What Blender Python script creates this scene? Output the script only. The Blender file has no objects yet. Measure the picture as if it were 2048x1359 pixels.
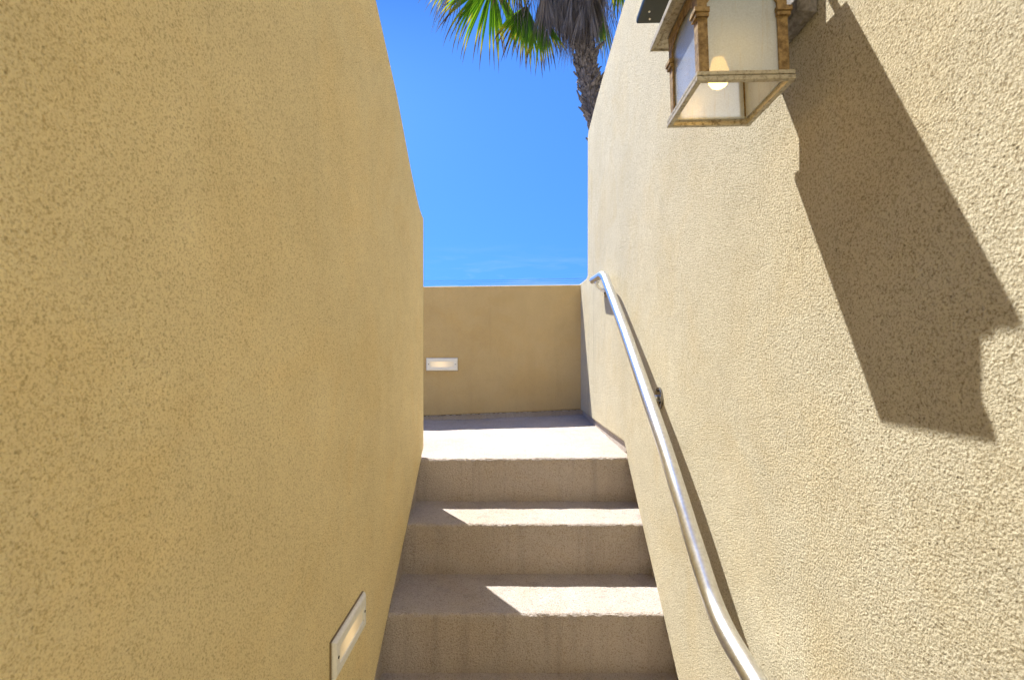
import bpy, bmesh, math, random
from mathutils import Vector, Matrix, noise

random.seed(7)
SC = bpy.context.scene
COL = SC.collection
E = 1.673                       # eye height above the lower floor (ground z = 0)
VPX = 16.0                      # stair axis sits 16 px right of the frame centre

# ------------------------------------------------------------------ camera
cam = bpy.data.cameras.new("camera")
cam.sensor_width = 36.0
cam.lens = 960.0 / 2048.0 * 36.0
cam.shift_x = -VPX / 2048.0
cam.clip_start = 0.02
cam.clip_end = 3000.0
cam.dof.use_dof = True
cam.dof.focus_distance = 1.9
cam.dof.aperture_fstop = 9.0
cam_o = bpy.data.objects.new("camera", cam)
cam_o.location = (0, 0, E)
cam_o.rotation_euler = (math.radians(90), 0, 0)
COL.objects.link(cam_o)
SC.camera = cam_o

# ------------------------------------------------------------------ light
SUN = Vector((-1.0, 1.3, 2.50)).normalized()
elev = math.asin(SUN.z)
azim = math.atan2(SUN.x, SUN.y)
world = bpy.data.worlds.new("World")
SC.world = world
world.use_nodes = True
wn = world.node_tree
wn.nodes.clear()
sky = wn.nodes.new("ShaderNodeTexSky")
sky.sky_type = 'NISHITA'
sky.sun_disc = False
sky.sun_elevation = elev
sky.sun_rotation = azim
sky.altitude = 0
sky.air_density = 1.0
sky.dust_density = 0.1
sky.ozone_density = 2.5
hs = wn.nodes.new("ShaderNodeMix")
hs.data_type = 'RGBA'
hs.blend_type = 'MULTIPLY'
hs.inputs[0].default_value = 1.0
hs.inputs[7].default_value = (0.168, 0.345, 0.57, 1)      # clear, deep blue coastal sky
# the clear air keeps its blue down to the skyline: look a little higher up the sky
wtc = wn.nodes.new("ShaderNodeTexCoord")
wadd = wn.nodes.new("ShaderNodeVectorMath")
wadd.operation = 'ADD'
wadd.inputs[1].default_value = (0, 0, 0.42)
wn.links.new(wtc.outputs['Generated'], wadd.inputs[0])
wn.links.new(wadd.outputs[0], sky.inputs['Vector'])
bg = wn.nodes.new("ShaderNodeBackground")
bg.inputs['Strength'].default_value = 0.12
wo = wn.nodes.new("ShaderNodeOutputWorld")
wn.links.new(sky.outputs[0], hs.inputs[6])
cm = wn.nodes.new("ShaderNodeMapping")
cm.inputs['Scale'].default_value = (3.0, 3.0, 26.0)
wn.links.new(wtc.outputs['Generated'], cm.inputs['Vector'])
cn = wn.nodes.new("ShaderNodeTexNoise")
cn.inputs['Scale'].default_value = 1.6
cn.inputs['Detail'].default_value = 6
cn.inputs['Roughness'].default_value = 0.62
cn.inputs['Distortion'].default_value = 0.6
wn.links.new(cm.outputs[0], cn.inputs['Vector'])
cr = wn.nodes.new("ShaderNodeMapRange")
cr.inputs['From Min'].default_value = 0.50
cr.inputs['From Max'].default_value = 0.74
wn.links.new(cn.outputs['Fac'], cr.inputs['Value'])
sz = wn.nodes.new("ShaderNodeSeparateXYZ")
wn.links.new(wtc.outputs['Generated'], sz.inputs[0])
cz = wn.nodes.new("ShaderNodeMapRange")
cz.inputs['From Min'].default_value = 0.20
cz.inputs['From Max'].default_value = 0.11
cz.inputs['To Max'].default_value = 0.30
wn.links.new(sz.outputs[2], cz.inputs['Value'])
cf_ = wn.nodes.new("ShaderNodeMath"); cf_.operation = 'MULTIPLY'
wn.links.new(cr.outputs[0], cf_.inputs[0]); wn.links.new(cz.outputs[0], cf_.inputs[1])
cw = wn.nodes.new("ShaderNodeMix"); cw.data_type = 'RGBA'
cw.inputs[7].default_value = (1.45, 1.75, 2.2, 1)
wn.links.new(cf_.outputs[0], cw.inputs[0])
wn.links.new(hs.outputs[2], cw.inputs[6])
wn.links.new(cw.outputs[2], bg.inputs[0])
wn.links.new(bg.outputs[0], wo.inputs[0])

sl = bpy.data.lights.new("sun", 'SUN')
sl.energy = 2.5
sl.angle = math.radians(0.5)
sl.color = (1.0, 0.965, 0.90)
so = bpy.data.objects.new("sun", sl)
so.location = SUN * 20
so.rotation_euler = (-SUN).to_track_quat('-Z', 'Y').to_euler()
COL.objects.link(so)

SC.view_settings.view_transform = 'Standard'
SC.view_settings.look = 'None'
SC.view_settings.gamma = 1.0
SC.view_settings.exposure = 2.12
SC.render.engine = 'CYCLES'
cy = SC.cycles
cy.max_bounces = 14
cy.diffuse_bounces = 8
cy.glossy_bounces = 6
cy.transmission_bounces = 8
cy.transparent_max_bounces = 16
cy.caustics_reflective = True
cy.blur_glossy = 0.3
cy.sample_clamp_indirect = 4.0
cy.use_denoising = True
try:
    cy.denoiser = 'OPENIMAGEDENOISE'
    cy.denoising_input_passes = 'RGB_ALBEDO_NORMAL'
    cy.denoising_prefilter = 'ACCURATE'
except Exception:
    pass

# ------------------------------------------------------------------ node helpers
def new_mat(name):
    m = bpy.data.materials.new(name)
    m.use_nodes = True
    nt = m.node_tree
    b = nt.nodes["Principled BSDF"]
    return m, nt, b

def N(nt, typ, **kw):
    n = nt.nodes.new(typ)
    for k, v in kw.items():
        if k in n.inputs:
            n.inputs[k].default_value = v
        else:
            setattr(n, k, v)
    return n

def math_n(nt, op, a=None, b=None, c=None, clamp=False):
    n = nt.nodes.new("ShaderNodeMath")
    n.operation = op
    n.use_clamp = clamp
    for i, v in enumerate((a, b, c)):
        if v is None:
            continue
        if hasattr(v, "is_linked") or hasattr(v, "links"):
            nt.links.new(v, n.inputs[i])
        else:
            n.inputs[i].default_value = v
    return n.outputs[0]

def mixc(nt, fac, a, b, mode='MIX'):
    n = nt.nodes.new("ShaderNodeMix")
    n.data_type = 'RGBA'
    n.blend_type = mode
    for sock, v in ((n.inputs[0], fac), (n.inputs[6], a), (n.inputs[7], b)):
        if hasattr(v, "links"):
            nt.links.new(v, sock)
        elif isinstance(v, (int, float)):
            sock.default_value = v
        else:
            sock.default_value = (v[0], v[1], v[2], 1)
    return n.outputs[2]

def ramp(nt, src, p0, p1, c0=(0, 0, 0), c1=(1, 1, 1)):
    n = nt.nodes.new("ShaderNodeValToRGB")
    n.color_ramp.elements[0].position = p0
    n.color_ramp.elements[1].position = p1
    n.color_ramp.elements[0].color = (*c0, 1)
    n.color_ramp.elements[1].color = (*c1, 1)
    nt.links.new(src, n.inputs[0])
    return n.outputs[0]

def tex_noise(nt, vec, scale, detail=3, rough=0.55, dist=0.0):
    n = nt.nodes.new("ShaderNodeTexNoise")
    n.inputs['Scale'].default_value = scale
    n.inputs['Detail'].default_value = detail
    n.inputs['Roughness'].default_value = rough
    n.inputs['Distortion'].default_value = dist
    nt.links.new(vec, n.inputs['Vector'])
    return n.outputs['Fac']

def scaled(nt, vec, s):
    n = nt.nodes.new("ShaderNodeMapping")
    n.inputs['Scale'].default_value = s
    nt.links.new(vec, n.inputs['Vector'])
    return n.outputs[0]

def stucco(name, base, grain=1.0, bumpd=0.0044, pit=0.55, streak=0.0, streak_y=None, coarse=1.0, tone=0.10, holes=0.7):
    """sand-finish stucco: lumps 3-6 mm across, shade of the pits painted into the colour"""
    m, nt, b = new_mat(name)
    vec = N(nt, "ShaderNodeNewGeometry").outputs['Position']
    n1 = tex_noise(nt, vec, 400 * grain, 3.0, 0.68, 0.0)
    v = nt.nodes.new("ShaderNodeTexVoronoi")
    v.feature = 'SMOOTH_F1'
    v.inputs['Scale'].default_value = 260 * grain
    v.inputs['Smoothness'].default_value = 0.6
    nt.links.new(vec, v.inputs['Vector'])
    vd = math_n(nt, 'MULTIPLY', v.outputs['Distance'], -0.45)
    n2 = tex_noise(nt, vec, 170 * grain, 2, 0.5)
    h = math_n(nt, 'ADD', math_n(nt, 'ADD', n1, vd), math_n(nt, 'MULTIPLY', n2, 0.35 * coarse))
    h = math_n(nt, 'ADD', h, math_n(nt, 'MULTIPLY', tex_noise(nt, vec, 15, 3, 0.5, 0.6), 0.9))   # trowel waves
    bm = nt.nodes.new("ShaderNodeBump")
    bm.inputs['Strength'].default_value = 1.0
    bm.inputs['Distance'].default_value = bumpd
    nt.links.new(h, bm.inputs['Height'])
    nt.links.new(bm.outputs[0], b.inputs['Normal'])
    # colour, with the occlusion inside the pits painted in as darker tones
    pits = ramp(nt, n1, 0.36, 0.50, (pit, pit * 0.93, pit * 0.82), (1, 1, 1))
    big = tex_noise(nt, vec, 1.3, 4, 0.6)
    bigr = ramp(nt, big, 0.3, 0.7, (1 - tone, 1 - tone * 1.1, 1 - tone * 1.35), (1 + tone * .5, 1 + tone * .5, 1 + tone * .5))
    mid = tex_noise(nt, vec, 9, 3, 0.6)
    midr = ramp(nt, mid, 0.3, 0.7, (0.955, 0.95, 0.94), (1.02, 1.02, 1.02))
    c = mixc(nt, 1.0, base, pits, 'MULTIPLY')
    p2 = 0.5 + 0.5 * pit
    pits2 = ramp(nt, tex_noise(nt, vec, 290 * grain, 2.0, 0.6), 0.34, 0.47, (p2 * .88, p2 * 0.83, p2 * 0.74), (1.05, 1.05, 1.05))
    c = mixc(nt, 1.0, c, pits2, 'MULTIPLY')
    # scattered deeper pinholes
    v2 = nt.nodes.new("ShaderNodeTexVoronoi")
    v2.inputs['Scale'].default_value = 105 * grain
    nt.links.new(vec, v2.inputs['Vector'])
    hole = math_n(nt, 'MULTIPLY', ramp(nt, v2.outputs['Distance'], 0.10, 0.20, (1, 1, 1), (0, 0, 0)),
                  ramp(nt, tex_noise(nt, vec, 30 * grain, 2, 0.5), 0.42, 0.56))
    c = mixc(nt, math_n(nt, 'MULTIPLY', hole, holes), c, (base[0] * .34, base[1] * .30, base[2] * .24))
    h = math_n(nt, 'SUBTRACT', h, math_n(nt, 'MULTIPLY', hole, 0.35))
    nt.links.new(h, bm.inputs['Height'])
    c = mixc(nt, 1.0, c, bigr, 'MULTIPLY')
    c = mixc(nt, 1.0, c, midr, 'MULTIPLY')
    warm = ramp(nt, tex_noise(nt, vec, 3.2, 4, 0.65, 0.8), 0.46, 0.66)
    c = mixc(nt, math_n(nt, 'MULTIPLY', warm, 0.5), c, mixc(nt, 1.0, c, (1.0, 0.93, 0.80), 'MULTIPLY'))
    if streak > 0:
        sv = scaled(nt, vec, (16, 16, 0.7))
        s = tex_noise(nt, sv, 1.6, 3, 0.6)
        sm = ramp(nt, s, 0.53, 0.70)
        sm = math_n(nt, 'MULTIPLY', sm, streak)
        if streak_y is not None:
            sep = nt.nodes.new("ShaderNodeSeparateXYZ")
            nt.links.new(vec, sep.inputs[0])
            my = nt.nodes.new("ShaderNodeMapRange")
            my.inputs['From Min'].default_value = streak_y[0]
            my.inputs['From Max'].default_value = streak_y[1]
            nt.links.new(sep.outputs[1], my.inputs['Value'])
            sm = math_n(nt, 'MULTIPLY', sm, my.outputs[0])
        c = mixc(nt, sm, c, (base[0] * .45, base[1] * .42, base[2] * .42))
    nt.links.new(c, b.inputs['Base Color'])
    b.inputs['Roughness'].default_value = 0.92
    b.inputs['Specular IOR Level'].default_value = 0.15
    return m

M_RIGHT = stucco("stucco_sand", (0.615, 0.565, 0.425), pit=0.58, holes=0.8, streak=0.40, streak_y=(2.3, 3.2))
M_LEFT = stucco("stucco_bounce_gold", (0.90, 0.765, 0.44), streak=0.04, pit=0.76, holes=0.35)  # base raised and gilded to stand in for light bounced onto this shaded wall
M_BACK = stucco("stucco_tan", (0.60, 0.46, 0.235), bumpd=0.003, streak=0.10)
M_BOUNCE = stucco("stucco_cream", (0.82, 0.72, 0.48), holes=0.2)
M_DECK = stucco("deck_coating", (0.55, 0.50, 0.475), grain=0.75, bumpd=0.0060, pit=0.72, coarse=1.0, tone=0.14, holes=0.3, streak=0.28)

def simple(name, col, rough=0.6, metal=0.0, var=0.1, vs=40, bump=0.0, col2=None, spec=0.5, patch=None):
    m, nt, b = new_mat(name)
    vec = N(nt, "ShaderNodeNewGeometry").outputs['Position']
    n = tex_noise(nt, vec, vs, 4, 0.65)
    c2 = col2 if col2 else tuple(x * (1 - var) for x in col)
    lo, hi = patch if patch else (0.35, 0.65)
    c = mixc(nt, ramp(nt, n, lo, hi), c2, col)
    nt.links.new(c, b.inputs['Base Color'])
    b.inputs['Roughness'].default_value = rough
    b.inputs['Metallic'].default_value = metal
    b.inputs['Specular IOR Level'].default_value = spec
    if bump > 0:
        bm = nt.nodes.new("ShaderNodeBump")
        bm.inputs['Distance'].default_value = bump
        n2 = tex_noise(nt, vec, vs * 4, 3, 0.6)
        nt.links.new(n2, bm.inputs['Height'])
        nt.links.new(bm.outputs[0], b.inputs['Normal'])
    return m

def steel(name):
    m, nt, b = new_mat(name)
    vec = N(nt, "ShaderNodeNewGeometry").outputs['Position']
    n = tex_noise(nt, vec, 28, 5, 0.7)
    r = nt.nodes.new("ShaderNodeMapRange")
    r.inputs['To Min'].default_value = 0.24
    r.inputs['To Max'].default_value = 0.36
    nt.links.new(n, r.inputs['Value'])
    nt.links.new(r.outputs[0], b.inputs['Roughness'])
    c = mixc(nt, ramp(nt, tex_noise(nt, vec, 90, 3, 0.7), 0.35, 0.6), (0.66, 0.67, 0.69), (0.78, 0.80, 0.83))
    nt.links.new(c, b.inputs['Base Color'])
    b.inputs['Metallic'].default_value = 1.0
    bm = nt.nodes.new("ShaderNodeBump")
    bm.inputs['Distance'].default_value = 0.0002
    nt.links.new(tex_noise(nt, scaled(nt, vec, (400, 60, 60)), 3, 3, 0.6), bm.inputs['Height'])
    nt.links.new(bm.outputs[0], b.inputs['Normal'])
    return m

M_STEEL = steel("brushed_steel")
M_FLANGE = simple("polished_flange", (0.34, 0.33, 0.32), 0.16, 1.0, 0.2, 60)
M_SCREW = simple("dark_screw", (0.03, 0.028, 0.025), 0.5, 0.6, 0.2, 300)
M_PLATE = simple("plate_paint", (0.78, 0.77, 0.70), 0.55, 0.0, 0.12, 120, 0.0003)
M_GASKET = simple("gasket", (0.24, 0.18, 0.10), 0.8, 0.0, 0.2, 200)
M_RUST = simple("rusted_bronze", (0.36, 0.245, 0.10), 0.6, 0.35, 0.1, 110, 0.0008, (0.13, 0.075, 0.025))
M_WORN = simple("worn_paint_metal", (0.46, 0.42, 0.32), 0.45, 0.2, 0.2, 150, 0.0004, (0.13, 0.10, 0.06), patch=(0.28, 0.52))
M_GREYM = simple("weathered_grey_metal", (0.30, 0.28, 0.25), 0.6, 0.3, 0.2, 90, 0.0010, (0.14, 0.12, 0.10))
M_HOOD = simple("dark_green_enamel", (0.009, 0.018, 0.009), 0.3, 0.0, 0.3, 60)
M_RIVET = simple("bright_rivet", (0.85, 0.85, 0.85), 0.12, 1.0, 0.1, 60)
M_SCREED = simple("screed_metal", (0.62, 0.60, 0.55), 0.6, 0.2, 0.3, 60, 0.0, (0.10, 0.08, 0.06), patch=(0.45, 0.55))
M_GROUND = simple("concrete_ground", (0.36, 0.34, 0.31), 0.9, 0.0, 0.25, 2.5, 0.002)
M_WINDOW = simple("window_glass", (0.03, 0.035, 0.04), 0.05, 0.0, 0.1, 2)
M_WIRE = simple("wire", (0.05, 0.05, 0.055), 0.7)

def lens_mat():
    m, nt, b = new_mat("frosted_lens")
    tc = N(nt, "ShaderNodeTexCoord").outputs['Object']
    sep = nt.nodes.new("ShaderNodeSeparateXYZ")
    nt.links.new(tc, sep.inputs[0])
    # the tube behind the lens sits left of centre and lights it from inside
    dx = math_n(nt, 'MULTIPLY', math_n(nt, 'ADD', sep.outputs[0], 0.012), 17.0)
    g = math_n(nt, 'POWER', 2.718, math_n(nt, 'MULTIPLY', math_n(nt, 'MULTIPLY', dx, dx), -1.0))
    b.inputs['Base Color'].default_value = (0.74, 0.70, 0.58, 1)
    b.inputs['Roughness'].default_value = 0.35
    b.inputs['Emission Color'].default_value = (1.0, 0.66, 0.30, 1)
    nt.links.new(math_n(nt, 'MULTIPLY', g, 0.12), b.inputs['Emission Strength'])
    return m
M_LENS = lens_mat()

def glass_mat():
    m, nt, b = new_mat("seeded_glass")
    out = nt.nodes["Material Output"]
    nt.nodes.remove(b)
    vec = N(nt, "ShaderNodeNewGeometry").outputs['Position']
    tr = N(nt, "ShaderNodeBsdfTranslucent")
    df = N(nt, "ShaderNodeBsdfDiffuse")
    tp = N(nt, "ShaderNodeBsdfTransparent")
    gl = N(nt, "ShaderNodeBsdfGlossy")
    tr.inputs[0].default_value = (0.84, 0.92, 1.0, 1)
    tp.inputs[0].default_value = (0.95, 0.96, 0.96, 1)
    gl.inputs['Roughness'].default_value = 0.12
    # water and dust marks running down the glass
    st = tex_noise(nt, scaled(nt, vec, (70, 70, 5)), 1.5, 4, 0.65)
    dust = mixc(nt, ramp(nt, st, 0.56, 0.72), (0.78, 0.87, 0.98), (0.66, 0.62, 0.54))
    nt.links.new(dust, df.inputs[0])
    seeds = nt.nodes.new("ShaderNodeTexVoronoi")
    seeds.inputs['Scale'].default_value = 600
    nt.links.new(vec, seeds.inputs['Vector'])
    bm = nt.nodes.new("ShaderNodeBump")
    bm.inputs['Distance'].default_value = 0.00025
    nt.links.new(seeds.outputs['Distance'], bm.inputs['Height'])
    nt.links.new(bm.outputs[0], gl.inputs['Normal'])
    nt.links.new(bm.outputs[0], tr.inputs['Normal'])
    a = nt.nodes.new("ShaderNodeMixShader"); a.inputs[0].default_value = 0.50
    nt.links.new(tr.outputs[0], a.inputs[1]); nt.links.new(df.outputs[0], a.inputs[2])
    c = nt.nodes.new("ShaderNodeMixShader")
    cf = nt.nodes.new("ShaderNodeMapRange")
    cf.inputs['To Min'].default_value = 0.20
    cf.inputs['To Max'].default_value = 0.46
    nt.links.new(tex_noise(nt, vec, 420, 2, 0.5), cf.inputs['Value'])
    nt.links.new(cf.outputs[0], c.inputs[0])
    nt.links.new(a.outputs[0], c.inputs[1]); nt.links.new(tp.outputs[0], c.inputs[2])
    fr = nt.nodes.new("ShaderNodeFresnel"); fr.inputs[0].default_value = 1.45
    nt.links.new(bm.outputs[0], fr.inputs['Normal'])
    d = nt.nodes.new("ShaderNodeMixShader")
    nt.links.new(math_n(nt, 'MULTIPLY', fr.outputs[0], 1.8, clamp=True), d.inputs[0])
    nt.links.new(c.outputs[0], d.inputs[1]); nt.links.new(gl.outputs[0], d.inputs[2])
    nt.links.new(d.outputs[0], out.inputs[0])
    return m
M_GLASS = glass_mat()

def bulb_mat():
    m, nt, b = new_mat("lit_bulb")
    b.inputs['Base Color'].default_value = (0.9, 0.8, 0.6, 1)
    b.inputs['Emission Color'].default_value = (1.0, 0.56, 0.13, 1)
    b.inputs['Emission Strength'].default_value = 2.1
    return m
M_BULB = bulb_mat()

def leaf_mat(name, dead=False):
    m, nt, b = new_mat(name)
    out = nt.nodes["Material Output"]
    at = nt.nodes.new("ShaderNodeAttribute"); at.attribute_name = "age"
    sep = nt.nodes.new("ShaderNodeSeparateColor")
    nt.links.new(at.outputs['Color'], sep.inputs[0])
    t, v = sep.outputs[0], sep.outputs[1]
    if dead:
        c = mixc(nt, v, (0.085, 0.07, 0.06), (0.36, 0.32, 0.29))
        c = mixc(nt, math_n(nt, 'MULTIPLY', t, 0.4), c, (0.14, 0.12, 0.12))
    else:
        g = mixc(nt, v, (0.05, 0.13, 0.012), (0.17, 0.30, 0.02))
        y = mixc(nt, ramp(nt, t, 0.58, 0.70), g, (0.36, 0.30, 0.03))
        c = mixc(nt, ramp(nt, t, 0.72, 0.80), y, (0.10, 0.065, 0.045))
    nt.links.new(c, b.inputs['Base Color'])
    b.inputs['Roughness'].default_value = 0.7 if dead else 0.36
    tl = nt.nodes.new("ShaderNodeBsdfTranslucent")
    nt.links.new(mixc(nt, 1.0, c, (1.5, 1.6, 0.8) if not dead else (1, 1, 1), 'MULTIPLY'), tl.inputs[0])
    mx = nt.nodes.new("ShaderNodeMixShader"); mx.inputs[0].default_value = 0.10 if dead else 0.42
    nt.links.new(b.outputs[0], mx.inputs[1]); nt.links.new(tl.outputs[0], mx.inputs[2])
    nt.links.new(mx.outputs[0], out.inputs[0])
    return m
M_LEAF = leaf_mat("palm_leaf")
M_DEAD = leaf_mat("dead_palm_leaf", True)
M_TRUNK = simple("palm_trunk", (0.24, 0.21, 0.20), 0.9, 0, 0.3, 22, 0.006, (0.070, 0.060, 0.058))

# ------------------------------------------------------------------ mesh helpers
def link_mesh(name, bm, mats, parent=None, smooth=False, bevel=0.0, segs=2, shift=None):
    bmesh.ops.recalc_face_normals(bm, faces=bm.faces[:])
    me = bpy.data.meshes.new(name)
    bm.to_mesh(me); bm.free()
    o = bpy.data.objects.new(name, me)
    for m in (mats if isinstance(mats, (list, tuple)) else [mats]):
        me.materials.append(m)
    if smooth:
        for p in me.polygons:
            p.use_smooth = True
    COL.objects.link(o)
    if parent is not None:
        o.parent = parent
    if bevel > 0:
        md = o.modifiers.new("bevel", 'BEVEL')
        md.width = bevel; md.segments = segs; md.limit_method = 'ANGLE'
        md.angle_limit = math.radians(35)
        md.harden_normals = False
    return o

def tag(o, label=None, cat=None, group=None, kind=None):
    if label: o["label"] = label
    if cat: o["category"] = cat
    if group: o["group"] = group
    if kind: o["kind"] = kind
    return o

def empty(name, loc, rot=(0, 0, 0)):
    o = bpy.data.objects.new(name, None)
    o.location = loc; o.rotation_euler = rot
    o.empty_display_size = 0.1
    COL.objects.link(o)
    return o

def box(bm, x0, x1, y0, y1, z0, z1):
    vs = [bm.verts.new((x, y, z)) for z in (z0, z1) for y in (y0, y1) for x in (x0, x1)]
    for f in ((0, 1, 3, 2), (4, 6, 7, 5), (0, 4, 5, 1), (1, 5, 7, 3), (3, 7, 6, 2), (2, 6, 4, 0)):
        bm.faces.new([vs[i] for i in f])
    return vs

def prism_x(bm, pts, x0, x1, shear=None):
    """extrude a polygon of (y, z) along x"""
    sh = shear or (lambda y: 0.0)
    a = [bm.verts.new((x0 + sh(y), y, z)) for y, z in pts]
    b = [bm.verts.new((x1 + sh(y), y, z)) for y, z in pts]
    n = len(pts)
    bm.faces.new(a); bm.faces.new(b[::-1])
    for i in range(n):
        j = (i + 1) % n
        bm.faces.new((a[i], b[i], b[j], a[j]))

def tube(bm, pts, r, seg=16, cap=True, r2=None):
    pts = [Vector(p) for p in pts]
    n = len(pts)
    rings = []
    up = Vector((1, 0, 0))
    for i, p in enumerate(pts):
        t = (pts[min(i + 1, n - 1)] - pts[max(i - 1, 0)]).normalized()
        a = (up - t * up.dot(t))
        if a.length < 1e-3:
            a = Vector((0, 0, 1)) - t * t.z
        a.normalize()
        b = t.cross(a)
        up = a
        rr = r if r2 is None else r + (r2 - r) * i / (n - 1)
        rings.append([bm.verts.new(p + (a * math.cos(q) + b * math.sin(q)) * rr)
                      for q in [2 * math.pi * k / seg for k in range(seg)]])
    for i in range(n - 1):
        for k in range(seg):
            l = (k + 1) % seg
            bm.faces.new((rings[i][k], rings[i][l], rings[i + 1][l], rings[i + 1][k]))
    if cap:
        bm.faces.new(rings[0][::-1]); bm.faces.new(rings[-1])
    return rings

def smooth_path(pts, n=12, rad=0.08):
    """round the inner corners of a polyline"""
    pts = [Vector(p) for p in pts]
    out = [pts[0]]
    for i in range(1, len(pts) - 1):
        a, b, c = pts[i - 1], pts[i], pts[i + 1]
        d0 = min(rad, (b - a).length * .45); d1 = min(rad, (c - b).length * .45)
        p0 = b + (a - b).normalized() * d0
        p2 = b + (c - b).normalized() * d1
        for k in range(n + 1):
            t = k / n
            out.append(p0 * (1 - t) ** 2 + b * 2 * t * (1 - t) + p2 * t * t)
    out.append(pts[-1])
    return out

# ------------------------------------------------------------------ setting
bm = bmesh.new()
box(bm, -400, 400, -300, 1200, -0.3, 0.0)
tag(link_mesh("ground", bm, M_GROUND), kind="structure")

NY = [2.112, 1.851, 1.580, 1.315, 1.050, 0.785]
NZ = [-0.517, -0.7096, -0.902, -1.095, -1.288, -1.480]
X0, X1 = -0.433, 0.471
RW = 0.045                      # recess of the side strip on the right, left 0.022
SX0, SX1 = X0 - 0.05, X1 + 0.08

def grain(p, amp=0.0011):
    q = Vector(p)
    return (noise.noise(q * 170) * 0.9 + noise.noise(q * 90) * 0.7) * amp + noise.noise(q * 12) * 0.0022 + noise.noise(q * 3.1) * 0.002

def profile_grid(bm, prof, x0, x1, nx, zf=None):
    """prof: list of ((y,z),(ny,nz)); swept along x with a rough skin"""
    rows = []
    for (y, z), (ny, nz) in prof:
        row = []
        for i in range(nx + 1):
            x = x0 + (x1 - x0) * i / nx
            zz = z + (zf(x, y) if zf else 0)
            g = grain((x, y, zz), 0.0030 if (ny and nz) else 0.0012)
            row.append(bm.verts.new((x, y + ny * g, zz + nz * g)))
        rows.append(row)
    for a, b in zip(rows[:-1], rows[1:]):
        for i in range(nx):
            bm.faces.new((a[i], a[i + 1], b[i + 1], b[i]))
    return rows

def step_profile(yb, y, z, zb, r=0.013, dt=0.006):
    """from the back of the tread (yb) over the rounded nosing down the riser to zb"""
    prof = []
    n = max(2, int((yb - y - r) / dt))
    for i in range(n + 1):
        prof.append(((yb + (y + r - yb) * i / n, z), (0, 1)))
    for k in range(1, 8):
        a = math.pi / 2 * k / 8
        prof.append(((y + r - r * math.sin(a), z - r + r * math.cos(a)), (-math.sin(a), math.cos(a))))
    n = max(2, int((z - r - zb) / dt))
    rc = 0.022
    for i in range(n + 1):
        zz = z - r + (zb - z + r) * i / n
        prof.append(((y, zz), (-1, 0)))
    return prof

# landing slab (top deck) with its own front riser
def landing_z(x, y):
    t = max(0.0, (y - 2.112) / 1.29)
    return -0.014 * t - (0.007 + 0.029 * t) * max(0.0, (0.45 - x)) / 0.9
bm = bmesh.new()
prof = step_profile(3.45, NY[0], NZ[0] + E, NZ[1] + E - 0.02)
profile_grid(bm, prof, SX0, SX1, 230, lambda x, y: landing_z(max(x, -.5), y) * 1.0)
box(bm, -6, SX1, 2.45, 3.62, 0.0, NZ[0] + E - 0.12)
box(bm, SX0 + .001, SX1 - .001, 2.14, 2.45, 0.0, NZ[0] + E - 0.12)
pl = [((3.45 - 1.24 * i / 60, NZ[0] + E), (0, 1)) for i in range(61)]
profile_grid(bm, pl, -2.6, SX0, 90, lambda x, y: landing_z(max(x, -.5), y))
zl = NZ[0] + E - 0.07
box(bm, -6, SX0, 2.20, 3.45, NZ[0] + E - .11, zl)
tag(link_mesh("landing", bm, M_DECK, smooth=True), kind="structure")

stairs = empty("staircase", (0.02, NY[-1], 0))
tag(stairs, "short flight of rough brown steps rising between two stucco walls to the sunlit landing", "stairs")
for k in range(1, 6):
    bm = bmesh.new()
    zb = (NZ[k + 1] if k < 5 else -E) + E - 0.02
    prof = step_profile(NY[k - 1] + 0.02, NY[k], NZ[k] + E, zb)
    rows = profile_grid(bm, prof, SX0, SX1, 230 if k < 4 else 120)
    # back and underside close the block
    z0 = max(0.0, zb - 0.0)
    a = [bm.verts.new((v.co.x, NY[k - 1] + 0.02, zb)) for v in (rows[0][0], rows[0][-1])]
    for v in bm.verts:
        v.co -= stairs.location
    o = link_mesh("step", bm, M_DECK, parent=stairs, smooth=True)

# ------------------------------------------------------------------ walls
def shear_r(y):
    return -0.0315 * max(0.0, y - 2.10)

nose = [(NY[k], NZ[k]) for k in range(6)]
# left wall
left_top = [(-0.6, 1.42), (0.80, 1.40), (1.10, 1.27), (1.30, 1.125), (1.4846, 1.005), (1.70, 0.868), (1.82, 0.765),
            (1.93, 0.672), (2.02, 0.610), (2.075, 0.577), (2.125, 0.558), (2.165, 0.552)]
low = [(2.165, -0.49), (2.13, -0.505)] + [(y + .004, z - .006) for y, z in nose] + [(0.50, -1.62), (-0.6, -1.62)]
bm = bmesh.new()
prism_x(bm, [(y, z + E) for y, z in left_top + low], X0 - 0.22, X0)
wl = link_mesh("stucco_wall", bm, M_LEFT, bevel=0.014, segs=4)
tag(wl, "high stucco wall in open shade, bounced golden light put into its colour, on the left of the steps, its top edge curving down to the landing", "wall")
def strip_poly(y_end, dz):
    up = [(y_end, -0.47 + dz)] + [(2.15, -0.47 + dz)] + [(y, z + 0.045) for y, z in nose] + [(0.45, -1.57), (-0.6, -1.57)]
    dn = [(-0.6, -E), (y_end, -E)]
    return [(y, z + E) for y, z in up + dn]
bm = bmesh.new()
prism_x(bm, strip_poly(2.155, 0), X0 - 0.19, X0 - 0.022)
link_mesh("base_strip", bm, M_DECK, parent=wl)

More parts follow.
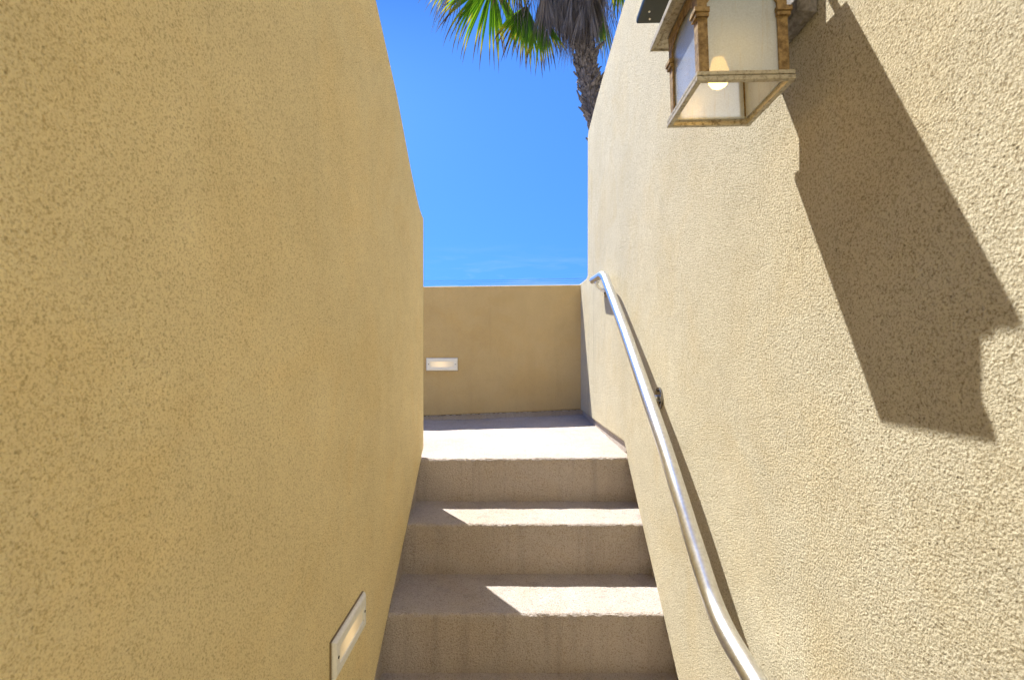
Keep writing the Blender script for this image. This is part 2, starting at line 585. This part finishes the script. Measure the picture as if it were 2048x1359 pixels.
# right wall
right_top = [(-0.6, 1.60), (1.6, 1.56), (2.18, 1.525), (2.52, 1.470), (2.83, 1.412), (3.08, 1.350), (3.112, 1.335),
             (3.12, 1.318), (3.125, 0.425), (3.17, 0.408), (3.62, 0.402)]
low_r = [(3.62, -0.505), (2.60, -0.478), (2.165, -0.462), (2.125, -0.500)] + [(y + .004, z - .006) for y, z in nose] + [(0.50, -1.62), (-0.6, -1.62)]
bm = bmesh.new()
prism_x(bm, [(y, z + E) for y, z in right_top + low_r], X1, X1 + 0.24)
for yc in (2.10,):                        # the wall turns in very slightly from here on
    bmesh.ops.bisect_plane(bm, geom=bm.verts[:] + bm.edges[:] + bm.faces[:], plane_co=(0, yc, 0), plane_no=(0, 1, 0))
for v in bm.verts:
    v.co.x += shear_r(v.co.y)
wr = link_mesh("stucco_wall", bm, M_RIGHT, bevel=0.013, segs=4)
tag(wr, "high sunlit beige stucco wall on the right, carrying the lantern, its shadow and the steel handrail", "wall")
bm = bmesh.new()
prism_x(bm, strip_poly(3.60, 0), X1 + RW, X1 + 0.20, lambda y: shear_r(y) - (0.030 if y > 2.13 else 0.0))
link_mesh("base_strip", bm, M_DECK, parent=wr)

# parapet across the back of the landing
bm = bmesh.new()
vs = box(bm, -6.2, 0.45, 3.40, 3.61, -0.527 + E, 0.392 + E)
for v in vs:
    if v.co.z < 1.5 and v.co.x < 0:
        v.co.z -= 0.25
    elif v.co.z > 1.5 and v.co.x < 0:
        v.co.z -= 0.08
    if v.co.z < 1.5 and v.co.x > 0:
        v.co.z += 0.034
pw = link_mesh("parapet_wall", bm, M_BACK, bevel=0.012, segs=3)
tag(pw, "low tan stucco wall closing the back of the landing, shaded, with open sky above", "wall")
bm = bmesh.new()
box(bm, -6.2, 0.46, 3.412, 3.60, -0.9 + E, -0.45 + E)
link_mesh("base_strip", bm, M_DECK, parent=pw)
bm = bmesh.new()
ang = math.atan2(0.034, 0.9)
vs = box(bm, -6.2, 0.432, 3.396, 3.409, -0.497 + E, -0.494 + E)
for v in vs:
    v.co.z -= 0.0382 * (0.432 - v.co.x) * 1.0
link_mesh("weep_screed", bm, M_SCREED, parent=pw)
# pale unseen blocks behind the photographer and beyond the right wall, added so that their
# sunlit faces bounce fill light into the passage
def bounce_front(lo, hi, axis, wins):
    """a stuccoed block; wins = (u0, u1, z0, z1) openings on the face towards the passage"""
    root = empty("bounce_building", ((lo[0] + hi[0]) / 2, (lo[1] + hi[1]) / 2, 0))
    tag(root, kind="structure")
    inv_ = root.location
    bm = bmesh.new()
    box(bm, lo[0] - inv_.x, hi[0] - inv_.x, lo[1] - inv_.y, hi[1] - inv_.y, 0.0, hi[2])
    link_mesh("wall", bm, M_BOUNCE, parent=root, bevel=0.02)
    for u0, u1, z0, z1 in wins:
        for nm, g, d0, d1, mt in (("window_frame", 0.0, 0.0, 0.05, M_PLATE), ("window_glass", 0.05, 0.0, 0.052, M_WINDOW)):
            bm = bmesh.new()
            if axis == 'y':
                box(bm, u0 + g - inv_.x, u1 - g - inv_.x, hi[1] - .01 - inv_.y, hi[1] + d1 - inv_.y, z0 + g, z1 - g)
            else:
                box(bm, lo[0] - d1 - inv_.x, lo[0] + .01 - inv_.x, u0 + g - inv_.y, u1 - g - inv_.y, z0 + g, z1 - g)
            link_mesh(nm, bm, mt, parent=root)
bounce_front((-4.5, -3.1, 0), (3.2, -2.8, 5.6), 'y', [(-3.2, -2.0, 3.4, 4.6)])
bounce_front((3.4, -6.0, 0), (5.6, 9.0, 9.0), 'x', [(y, y + 1.2, z, z + 1.3) for y in (-3.5, 0.5, 4.5) for z in (3.4, 6.2)])

# ------------------------------------------------------------------ handrail
RX = X1 - 0.0615
def rp(px, py, X=RX):
    y = X * 960 / (px - 1040.0)
    return Vector((X, y, (680 - py) * y / 960 + E))
rail_pts = [rp(1186.5, 561, .403), rp(1207.5, 548, .404), rp(1252, 667, .402), rp(1297, 798, .400), rp(1328, 889, .401), rp(1361, 995, .404), rp(1392, 1099, .407), rp(1438, 1242, .4095)]
b0 = rail_pts[-1]
rail_pts += [Vector((.4095, b0.y - 0.34, b0.z - 0.035))]
hr = empty("handrail", (X1, 1.6, -0.9 + E))
tag(hr, "round brushed steel handrail rising along the sunlit right wall beside the steps", "handrail")
bm = bmesh.new()
path = smooth_path(rail_pts, 14, 0.075)
inv = hr.location
rings = tube(bm, [p - inv for p in path], 0.0204, 28)
for rg, sgn in ((rings[0], 1), (rings[-1], -1)):          # softly domed ends
    cen = sum((v.co for v in rg), Vector()) / len(rg)
    nb = rings[1] if sgn == 1 else rings[-2]
    dirn = (cen - sum((v.co for v in nb), Vector()) / len(nb)).normalized()
    prev = rg
    for sc_, off in ((0.93, .004), (0.7, .0075), (0.35, .0095)):
        nw = [bm.verts.new(cen + (v.co - cen) * sc_ + dirn * off) for v in rg]
        for k in range(28):
            bm.faces.new((prev[k], prev[(k + 1) % 28], nw[(k + 1) % 28], nw[k]))
        prev = nw
link_mesh("rail", bm, M_STEEL, parent=hr, smooth=True)

def bracket(y, zc, X, rise):
    loc = Vector((X1 + shear_r(y), y, zc))
    bm = bmesh.new()
    pts = []
    gap = (X1 + shear_r(y)) - X
    # arm: out of the plate, then curving up to the underside of the rail
    for k in range(13):
        a = math.pi / 2 * k / 12
        pts.append(loc + Vector((-0.014 - (gap - 0.014) * math.sin(a), 0, rise * (1 - math.cos(a)))))
    pts = [loc + Vector((0.0, 0, 0))] + pts
    tube(bm, [p - inv for p in pts], 0.0078, 14)
    # collar round the arm at the plate
    tube(bm, [loc - inv + Vector((-0.006, 0, 0)), loc - inv + Vector((-0.022, 0, 0.0005))], 0.0105, 16)
    # saddle under the rail
    s = loc - inv + Vector((-gap, 0, rise - 0.005))
    box(bm, s.x - .010, s.x + .010, s.y - .022, s.y + .022, s.z - .0015, s.z + .004)
    br = link_mesh("bracket", bm, M_STEEL, parent=hr, smooth=True, bevel=0.0)
    bm = bmesh.new()
    c = loc - inv
    tube(bm, [c + Vector((0.002, 0, 0)), c + Vector((-0.0075, 0, 0))], 0.037, 40)
    fl = link_mesh("flange", bm, M_FLANGE, parent=br, bevel=0.0015)
    for a in (90, 210, 330):
        bm = bmesh.new()
        q = c + Vector((-0.0072, 0.026 * math.cos(math.radians(a)), 0.026 * math.sin(math.radians(a))))
        tube(bm, [q, q + Vector((-0.0028, 0, 0))], 0.0052, 12)
        link_mesh("screw", bm, M_SCREW, parent=br)
bracket(2.53, rail_pts[0].z - 0.066, .4035, 0.046)
bracket(1.614, -0.195 + E, .4015, 0.082)
bracket(0.80, b0.z - 0.095, .4095, 0.058)

# ------------------------------------------------------------------ step lights
def step_light(name, loc, rz, label):
    """face looks along local -y; 222 x 90 mm, 13 mm proud"""
    root = empty(name, loc, (0, 0, rz))
    tag(root, label, "light", "recessed step lights")
    w, h, d = 0.111, 0.045, 0.013
    ow, oh = 0.083, 0.019           # window
    bm = bmesh.new()
    # bevelled plate with a window: rings of rectangles
    loops = [(w, h, 0.0), (w, h, -d * 0.55), (w - 0.007, h - 0.006, -d), (ow + .001, oh + .001, -d), (ow, oh, -d + 0.0035)]
    L = []
    for a, c, y in loops:
        L.append([bm.verts.new((sx * a, y, sz * c)) for sx, sz in ((-1, -1), (1, -1), (1, 1), (-1, 1))])
    for p, q in zip(L[:-1], L[1:]):
        for i in range(4):
            j = (i + 1) % 4
            bm.faces.new((p[i], p[j], q[j], q[i]))
    bm.faces.new(L[0])
    link_mesh("frame", bm, M_PLATE, parent=root, bevel=0.0008)
    bm = bmesh.new()
    box(bm, -ow - 0.002, ow + 0.002, -d + 0.0028, -0.002, -oh - 0.002, oh + 0.002)
    link_mesh("lens", bm, M_LENS, parent=root)
    bm = bmesh.new()
    box(bm, -w - 0.0015, w + 0.0015, -0.0035, 0.004, -h - 0.0025, h + 0.001)
    link_mesh("gasket", bm, M_GASKET, parent=root)
    for s in (-1, 1):
        bm = bmesh.new()
        tube(bm, [(s * (ow + 0.011), -d + 0.001, 0.001), (s * (ow + 0.011), -d - 0.0012, 0.001)], 0.0033, 10)
        link_mesh("screw", bm, M_SCREW, parent=root)
    return root
step_light("step_light", ((-0.659 - 0.443) / 2, 3.398, -0.172 + E), 0,
           "small rectangular recessed light glowing faintly in the low wall at the back of the landing")
step_light("step_light", (X0 + 0.001, 1.203, -0.733 + E), math.radians(90),
           "pale rectangular recessed light low on the left wall beside the lowest steps")

# ------------------------------------------------------------------ lantern
LC = Vector((0.347, 0.810, 0.3950 + E))
lan = empty("wall_lantern", LC, (math.radians(-2.2), math.radians(-1.2), 0))
tag(lan, "square weathered metal lantern with seeded glass and lit bulb on the right wall", "lantern")
H = 0.0762; B = 0.0700
bm = bmesh.new()
def ring(bm, half, wid, z0, z1):
    box(bm, -half, half, -half, -half + wid, z0, z1)
    box(bm, -half, half, half - wid, half, z0, z1)
    box(bm, -half, -half + wid, -half + wid + .0001, half - wid - .0001, z0, z1)
    box(bm, half - wid, half, -half + wid + .0001, half - wid - .0001, z0, z1)
ring(bm, H, 0.0085, 0.0, 0.0068)
ring(bm, H - 0.0030, 0.0062, 0.0067, 0.0091)
ring(bm, H - 0.0008, 0.0088, 0.0089, 0.0150)
link_mesh("bottom_frame", bm, M_WORN, parent=lan, bevel=0.0008)
PW = 0.0158
for sx in (-1, 1):
    for sy in (-1, 1):
        bm = bmesh.new()
        xo, yo = sx * B, sy * B
        box(bm, min(xo, xo - sx * PW), max(xo, xo - sx * PW), min(yo, yo - sy * .0035), max(yo, yo - sy * .0035), 0.0155, 0.165)
        box(bm, min(xo, xo - sx * .0035), max(xo, xo - sx * .0035), min(yo - sy * .0036, yo - sy * PW), max(yo - sy * .0036, yo - sy * PW), 0.0155, 0.165)
        p = link_mesh("corner_post", bm, M_RUST, parent=lan, bevel=0.0006)
        bm = bmesh.new()
        for (g, z0, z1) in ((0.0035, 0.103, 0.109), (0.0055, 0.1095, 0.117)):
            xa, ya = xo + sx * g, yo + sy * g
            xi, yi = xo - sx * (PW + g * .4), yo - sy * (PW + g * .4)
            box(bm, min(xa, xi), max(xa, xi), min(ya, yo - sy * .004), max(ya, yo - sy * .004), z0, z1)
            box(bm, min(xa, xo - sx * .004), max(xa, xo - sx * .004), min(yo - sy * .0041, yi), max(yo - sy * .0041, yi), z0, z1)
        link_mesh("capital", bm, M_RUST, parent=p, bevel=0.0006)
# arched headers above the panes, one per side
def header(side):
    bm = bmesh.new()
    n = 14
    hw = B - PW + 0.001
    zt, zs, za = 0.165, 0.124, 0.147
    t0, t1 = B - 0.0005, B - 0.0030
    pt = lambda u, z, t: {0: (u, -t, z), 1: (u, t, z), 2: (-t, u, z), 3: (t, u, z)}[side]
    top, bot = [], []
    for k in range(n + 1):
        u = -hw + 2 * hw * k / n
        zb = zs + (za - zs) * math.sqrt(max(0.0, 1 - (u / hw) ** 2))
        top.append([bm.verts.new(pt(u, zt, t)) for t in (t0, t1)])
        bot.append([bm.verts.new(pt(u, zb, t)) for t in (t0, t1)])
    for k in range(n):
        bm.faces.new((top[k][0], top[k + 1][0], bot[k + 1][0], bot[k][0]))
        bm.faces.new((top[k][1], top[k + 1][1], bot[k + 1][1], bot[k][1]))
        bm.faces.new((bot[k][0], bot[k + 1][0], bot[k + 1][1], bot[k][1]))
    link_mesh("arched_header", bm, M_RUST, parent=lan)
    bm = bmesh.new()
    hp = B - 0.008
    ga, gb = B - 0.0060, B - 0.0042
    if side == 0: box(bm, -hp, hp, -gb, -ga, 0.0092, 0.163)
    if side == 1: box(bm, -hp, hp, ga, gb, 0.0092, 0.163)
    if side == 2: box(bm, -gb, -ga, -hp, hp, 0.0092, 0.163)
    if side == 3: box(bm, ga, gb, -hp, hp, 0.0092, 0.163)
    link_mesh("glass_pane", bm, M_GLASS, parent=lan)
for s in range(4):
    header(s)
# bulb and socket
bm = bmesh.new()
prof = [(0.0, 0.030), (0.007, 0.0313), (0.0125, 0.035), (0.0165, 0.0415), (0.0175, 0.049), (0.0165, 0.057), (0.0135, 0.067), (0.0105, 0.076), (0.0095, 0.082)]
rings = []
for r, z in prof[1:]:
    rings.append([bm.verts.new((-0.010 + r * math.cos(a), r * math.sin(a), z)) for a in [2 * math.pi * k / 20 for k in range(20)]])
tip = bm.verts.new((-0.010, 0, 0.030))
for k in range(20):
    bm.faces.new((tip, rings[0][(k + 1) % 20], rings[0][k]))
for a, b in zip(rings[:-1], rings[1:]):
    for k in range(20):
        l = (k + 1) % 20
        bm.faces.new((a[k], a[l], b[l], b[k]))
link_mesh("bulb", bm, M_BULB, parent=lan, smooth=True)
bm = bmesh.new()
tube(bm, [(-0.010, 0, 0.080), (-0.010, 0, 0.100), (-0.010, 0, 0.1005), (-0.010, 0, 0.165)], 0.0125, 18)
link_mesh("socket", bm, M_SCREED, parent=lan)
# roof: eave flange, fascia, hip
bm = bmesh.new()
R = 0.0935
def frustum(bm, rings_, closed_bottom=False, closed_top=True):
    L = []
    for half, z in rings_:
        L.append([bm.verts.new((sx * half, sy * half, z)) for sx, sy in ((-1, -1), (1, -1), (1, 1), (-1, 1))])
    for p, q in zip(L[:-1], L[1:]):
        for i in range(4):
            j = (i + 1) % 4
            bm.faces.new((p[i], p[j], q[j], q[i]))
    if closed_top: bm.faces.new(L[-1])
    if closed_bottom: bm.faces.new(L[0][::-1])
frustum(bm, [(0.060, 0.1662), (0.083, 0.1652), (0.083, 0.1675), (R - 0.003, 0.1675), (R - .003, 0.1650), (R, 0.1650), (R, 0.1750), (0.086, 0.1770), (0.046, 0.212), (0.046, 0.226), (0.030, 0.228), (0.026, 0.252)])
for v in bm.verts:
    v.co.y += 0.014
link_mesh("roof", bm, M_WORN, parent=lan, bevel=0.0007)
bm = bmesh.new()
frustum(bm, [(0.072, 0.1661), (0.072, 0.1655), (0.0, 0.1654)], closed_top=False)
link_mesh("roof_lining", bm, M_GREYM, parent=lan)
# dark green hood plate above the roof
bm = bmesh.new()
vs = box(bm, -0.110, 0.030, -0.010, 0.140, 0.243, 0.255)
hood = link_mesh("hood", bm, M_HOOD, parent=lan, bevel=0.003)
for (rx, ry) in ((-0.0934, 0.104), (-0.087, 0.124)):
    bm = bmesh.new()
    bmesh.ops.create_uvsphere(bm, u_segments=12, v_segments=8, radius=0.0026)
    for v in bm.verts: v.co += Vector((rx, ry, 0.2425))
    link_mesh("rivet", bm, M_RIVET, parent=hood, smooth=True)
# arm and back plate
bm = bmesh.new()
apts = [(0, 0, 0.235)]
for k in range(15):
    a = math.pi * k / 14
    apts.append((0.0525 - 0.0525 * math.cos(a), 0, 0.265 + 0.04 * math.sin(a)))
apts.append((0.105, 0, 0.22)); apts.append((0.120, 0, 0.19))
tube(bm, apts, 0.0065, 12)
link_mesh("arm", bm, M_GREYM, parent=lan, smooth=True)
bm = bmesh.new()
L = []
for (hy, z0, z1, x) in ((0.057, 0.118, 0.360, 0.1245), (0.057, 0.118, 0.360, 0.113), (0.047, 0.128, 0.350, 0.104), (0.043, 0.132, 0.346, 0.1015)):
    L.append([bm.verts.new((x, sy * hy, z)) for sy, z in ((-1, z0), (1, z0), (1, z1), (-1, z1))])
for p, q in zip(L[:-1], L[1:]):
    for i in range(4):
        j = (i + 1) % 4
        bm.faces.new((p[i], p[j], q[j], q[i]))
bm.faces.new(L[-1])
link_mesh("back_plate", bm, M_GREYM, parent=lan, bevel=0.001)

# ------------------------------------------------------------------ palm
PD = 8.0
def P(px, py, d=PD):
    return Vector(((px - 1040) * d / 960, d, (680 - py) * d / 960 + E))
crown = P(1140, -150)
trunk_pts = [Vector((2.05, PD, 0.0)), Vector((1.75, PD, 1.9)), Vector((1.62, PD, 3.6)), P(1208, 300), P(1186, 215), P(1170, 120), P(1160, 30), P(1150, -60), crown]
palm = empty("fan_palm", (2.05, PD, 0))
tag(palm, "tall fan palm with shaggy skirt of dead grey fronds against the blue sky", "tree")
o0 = palm.location
bm = bmesh.new()
tp = smooth_path(trunk_pts, 4, 0.5)
n = len(tp)
rings = tube(bm, [p - o0 for p in tp], 0.128, 20)
# cut leaf bases all round the trunk
def at_h(t):
    i = min(int(t * (n - 1)), n - 2); f = t * (n - 1) - i
    return tp[i].lerp(tp[i + 1], f)
zmin, zmax = 0.6, crown.z - 0.6
def at_z(z):
    for i in range(n - 1):
        if tp[i].z <= z <= tp[i + 1].z:
            return tp[i].lerp(tp[i + 1], (z - tp[i].z) / (tp[i + 1].z - tp[i].z))
    return tp[-1]
rnd = random.Random(3)
for k in range(780):
    z = E + 0.6 + (zmax - E - 0.6) * (k + rnd.random()) / 780
    c = at_z(z) - o0
    a = k * 2.3999 + rnd.uniform(-.3, .3)
    out = Vector((math.cos(a), math.sin(a), 0)); side = Vector((-math.sin(a), math.cos(a), 0))
    up = Vector((0, 0, 1))
    w = rnd.uniform(0.03, 0.065); l = rnd.uniform(0.06, 0.15); e = rnd.uniform(0.015, 0.10)
    if rnd.random() < 0.08: l *= 1.5; e *= 1.9
    b0_ = c + out * 0.118
    tw = side * rnd.uniform(-.05, .05)
    v = [bm.verts.new(b0_ - side * w), bm.verts.new(b0_ + side * w),
         bm.verts.new(b0_ + side * w * rnd.uniform(.5, .9) + up * l * .7 + out * e * .8 + tw),
         bm.verts.new(b0_ + side * w * rnd.uniform(.2, .6) + up * l * rnd.uniform(.9, 1.25) + out * e + tw),
         bm.verts.new(b0_ + up * l * rnd.uniform(.55, .85) + out * e * .7 + tw),
         bm.verts.new(b0_ - side * w * rnd.uniform(.2, .6) + up * l * rnd.uniform(.8, 1.2) + out * e * rnd.uniform(.6, 1.3) + tw),
         bm.verts.new(b0_ - side * w * rnd.uniform(.6, 1.0) + up * l * .6 + out * e * .6 + tw)]
    u = [bm.verts.new(x.co + out * 0.020 + up * -0.014) for x in v]
    bm.faces.new(v); bm.faces.new(u[::-1])
    for i in range(7):
        j = (i + 1) % 7
        bm.faces.new((v[i], u[i], u[j], v[j]))
link_mesh("trunk", bm, M_TRUNK, parent=palm)

def fan(bm, hub, d, nrm, L, spread, nseg, droop, rnd, lay, width=0.030, fused=0.45, dead=False, keep=1.0, base=None):
    """one fan blade: folded strips from the hub, hanging tips"""
    d = d.normalized(); nrm = (nrm - d * nrm.dot(d)).normalized()
    s = d.cross(nrm)
    stations = 8
    for k in range(nseg):
        if rnd.random() > keep: continue
        u = -1 + 2 * (k + .5) / nseg + rnd.uniform(-.015, .015)
        a = u * spread
        dirv = (d * math.cos(a) + s * math.sin(a)).normalized()
        sd = (s * math.cos(a) - d * math.sin(a)).normalized()
        ll = L * (1.0 - 0.18 * abs(u) ** 2) * rnd.uniform(0.86, 1.12)
        val = rnd.random()
        tip0 = rnd.uniform(-0.10, 0.08)
        prev = None
        dd = droop * rnd.uniform(0.6, 1.5)
        wv = rnd.uniform(-.05, .05)
        pos = Vector(hub); dv = dirv.copy()
        for i in range(stations + 1):
            t = i / stations
            # width grows with radius while fused, then tapers to a thread
            if t < fused: w = width * (0.25 + 0.75 * t / fused)
            else: w = width * max(0.03, (1 - (t - fused) / (1 - fused)) ** 0.9)
            fold = nrm * (w * 0.55)
            c0 = bm.verts.new(pos - sd * w * .5 + fold * .5)
            c1 = bm.verts.new(pos - fold * .5)
            c2 = bm.verts.new(pos + sd * w * .5 + fold * .5)
            for v in (c0, c1, c2):
                v[lay] = (min(1, max(0, t + tip0)), val, 0, 1)
            if prev:
                bm.faces.new((prev[0], prev[1], c1, c0)); bm.faces.new((prev[1], prev[2], c2, c1))
            prev = (c0, c1, c2)
            if t > 0.35:
                dv = (dv + Vector((0, 0, -1)) * dd * (t ** 1.5) * 0.5 + sd * wv * .5).normalized()
            pos = pos + dv * (ll / stations)

def petiole(bm, a, b, r, lay, rnd, sag=0.0):
    pts = [a.lerp(b, t) + Vector((0, 0, sag * 4 * t * (1 - t))) for t in [i / 6 for i in range(7)]]
    rr = tube(bm, pts, r, 6, True, r * .55)
    val = rnd.random()
    for ring_ in rr:
        for v in ring_:
            v[lay] = (0.3, val, 0, 1)

def make_frond(hub, tip_dir, nrm, L, spread, nseg, droop, seed, dead=False, keep=1.0, width=0.034, start=None, name="frond"):
    rnd = random.Random(seed)
    bm = bmesh.new()
    lay = bm.verts.layers.float_color.new("age")
    st = (start if start is not None else crown) - o0
    petiole(bm, st, hub - o0, 0.016, lay, rnd, 0.10)
    fan(bm, hub - o0, tip_dir, nrm, L, spread, nseg, droop, rnd, lay, width, dead=dead, keep=keep)
    me = bpy.data.meshes.new(name)
    bm.to_mesh(me); bm.free()
    me.materials.append(M_DEAD if dead else M_LEAF)
    ob = bpy.data.objects.new(name, me)
    COL.objects.link(ob); ob.parent = palm
    return ob

V = Vector
# the two big green fans hanging on the left, a few more round the crown
make_frond(P(985, -34), V((-0.28, -.05, -1)), V((0.2, -1, 0.1)), 1.40, 0.95, 32, 0.75, 11, width=0.050, keep=.93)
make_frond(P(1053, 12, 7.85), V((-0.12, -.15, -1)), V((0.5, -1, 0.0)), 1.16, 0.62, 22, 0.45, 12, width=0.052)
make_frond(P(1080, 30, 7.7), V((0.10, -.1, -1)), V((-0.2, -1, 0.0)), 0.98, 0.50, 16, 0.4, 13, width=0.046, keep=.8)
make_frond(P(1196, 5, 8.2), V((0.16, 0.1, -1)), V((0.6, -1, 0.0)), 1.02, 0.32, 12, 0.3, 14, width=0.040, keep=.8)
make_frond(P(1238, -60, 8.3), V((0.15, 0.1, -1)), V((0.1, -1, 0.0)), 0.95, 0.40, 14, 0.4, 15, width=0.034)
make_frond(P(935, -60, 8.2), V((-0.75, 0.1, -0.5)), V((0.1, -1, 0.3)), 1.00, 0.70, 22, 0.9, 16, width=0.040)
make_frond(P(1030, -70, 7.8), V((-0.3, -0.2, -1)), V((0.3, -1, 0.3)), 0.95, 0.7, 22, 0.7, 17, width=0.044)
rnd = random.Random(21)
for k in range(22):                     # the rest of the living crown, above the frame
    a = k * 2.39996
    el = rnd.uniform(-0.15, 1.25)
    dr = V((math.cos(a) * math.cos(el), math.sin(a) * math.cos(el), math.sin(el)))
    hub = crown + V((0, 0, .25)) + dr * rnd.uniform(1.1, 1.5)
    dd = (dr + V((0, 0, -0.55))).normalized()
    make_frond(hub, dd, V((0, 0, 1)) + dr * .2, rnd.uniform(0.95, 1.15), 1.5, 34, 0.45, 100 + k, width=0.052, start=crown + V((0, 0, .2)))

# dead skirt: folded grey fans packed round the upper trunk
bm = bmesh.new()
lay = bm.verts.layers.float_color.new("age")
rnd = random.Random(5)
for k in range(330):
    h = rnd.random()
    z = P(0, 38).z + (crown.z - P(0, 38).z) * h
    c = at_z(z)
    a = rnd.uniform(0, 2 * math.pi)
    rr = 0.17 + 0.30 * (1 - abs(2 * h - 0.9)) * rnd.uniform(.4, 1.1)
    out = V((math.cos(a), math.sin(a), 0))
    hub = c + out * rr - o0
    if rnd.random() < 0.5: petiole(bm, c - o0 + V((0, 0, .15)), hub, 0.012, lay, rnd)
    fan(bm, hub, V((out.x * .22, out.y * .22, -1)), out, rnd.uniform(0.40, 0.85), rnd.uniform(0.10, 0.34), rnd.randint(7, 12), rnd.uniform(.3, 1.0),
        rnd, lay, rnd.uniform(0.007, 0.016), keep=.85)
# looser dead strands out among the green fans on the left
for (px, py, dx) in ((1000, -30, -.1), (1015, -20, 0), (1035, -25, .05), (1060, -30, 0), (1080, -20, .05), (1040, 0, -.1), (1085, 10, -.1), (1062, 5, -.35),
                     (900, -40, -.35), (925, -30, -.3), (1215, -30, .2), (1205, 20, .25), (1205, -10, .3)):
    hub = P(px, py, rnd.uniform(7.6, 8.3)) - o0
    fan(bm, hub, V((dx, 0, -1)), V((rnd.uniform(-.5, .5), -1, 0)), rnd.uniform(0.65, 1.0), rnd.uniform(.12, .3), rnd.randint(4, 7), 0.5, rnd, lay, 0.014)
    petiole(bm, crown - o0, hub, 0.009, lay, rnd)
for q in range(46):
    hub = P(rnd.uniform(1078, 1182), rnd.uniform(-50, 34), rnd.uniform(7.55, 7.85)) - o0
    fan(bm, hub, V((rnd.uniform(-.22, .14), rnd.uniform(-.2, .1), -1)), V((rnd.uniform(-.8, .8), -1, 0)), rnd.uniform(.5, .98), rnd.uniform(.12, .32),
        rnd.randint(7, 13), rnd.uniform(.3, .9), rnd, lay, rnd.uniform(.007, .017), keep=.85)
me = bpy.data.meshes.new("dead_frond_skirt")
bm.to_mesh(me); bm.free()
me.materials.append(M_DEAD)
sk = bpy.data.objects.new("dead_frond_skirt", me)
COL.objects.link(sk); sk.parent = palm
sk["label"] = "shaggy skirt of dead grey-brown fronds hanging round the upper trunk"

# ------------------------------------------------------------------ overhead wires, far off
for i, (pl, pr) in enumerate(((562.5, 558.0), (565.0, 561.0), (567.6, 564.0))):
    d = 45.0
    zl = (680 - pl) * d / 960 + E; zr = (680 - pr) * d / 960 + E
    xl, xr = (845 - 1040) * d / 960, (1170 - 1040) * d / 960
    sl_ = (zr - zl) / (xr - xl)
    pts = []
    for k in range(41):
        x = -30 + 60 * k / 40
        pts.append((x, d + i * .4, zl + sl_ * (x - xl) + 0.0006 * (x + 2) ** 2))
    bm = bmesh.new()
    tube(bm, pts, 0.011, 6)
    o = link_mesh("power_line", bm, M_WIRE)
    tag(o, ["topmost thin overhead wire just above the low back wall, far away",
            "middle thin overhead wire just above the low back wall, far away",
            "lowest thin overhead wire just above the low back wall, far away"][i], "wire", "overhead wires beyond the low wall")
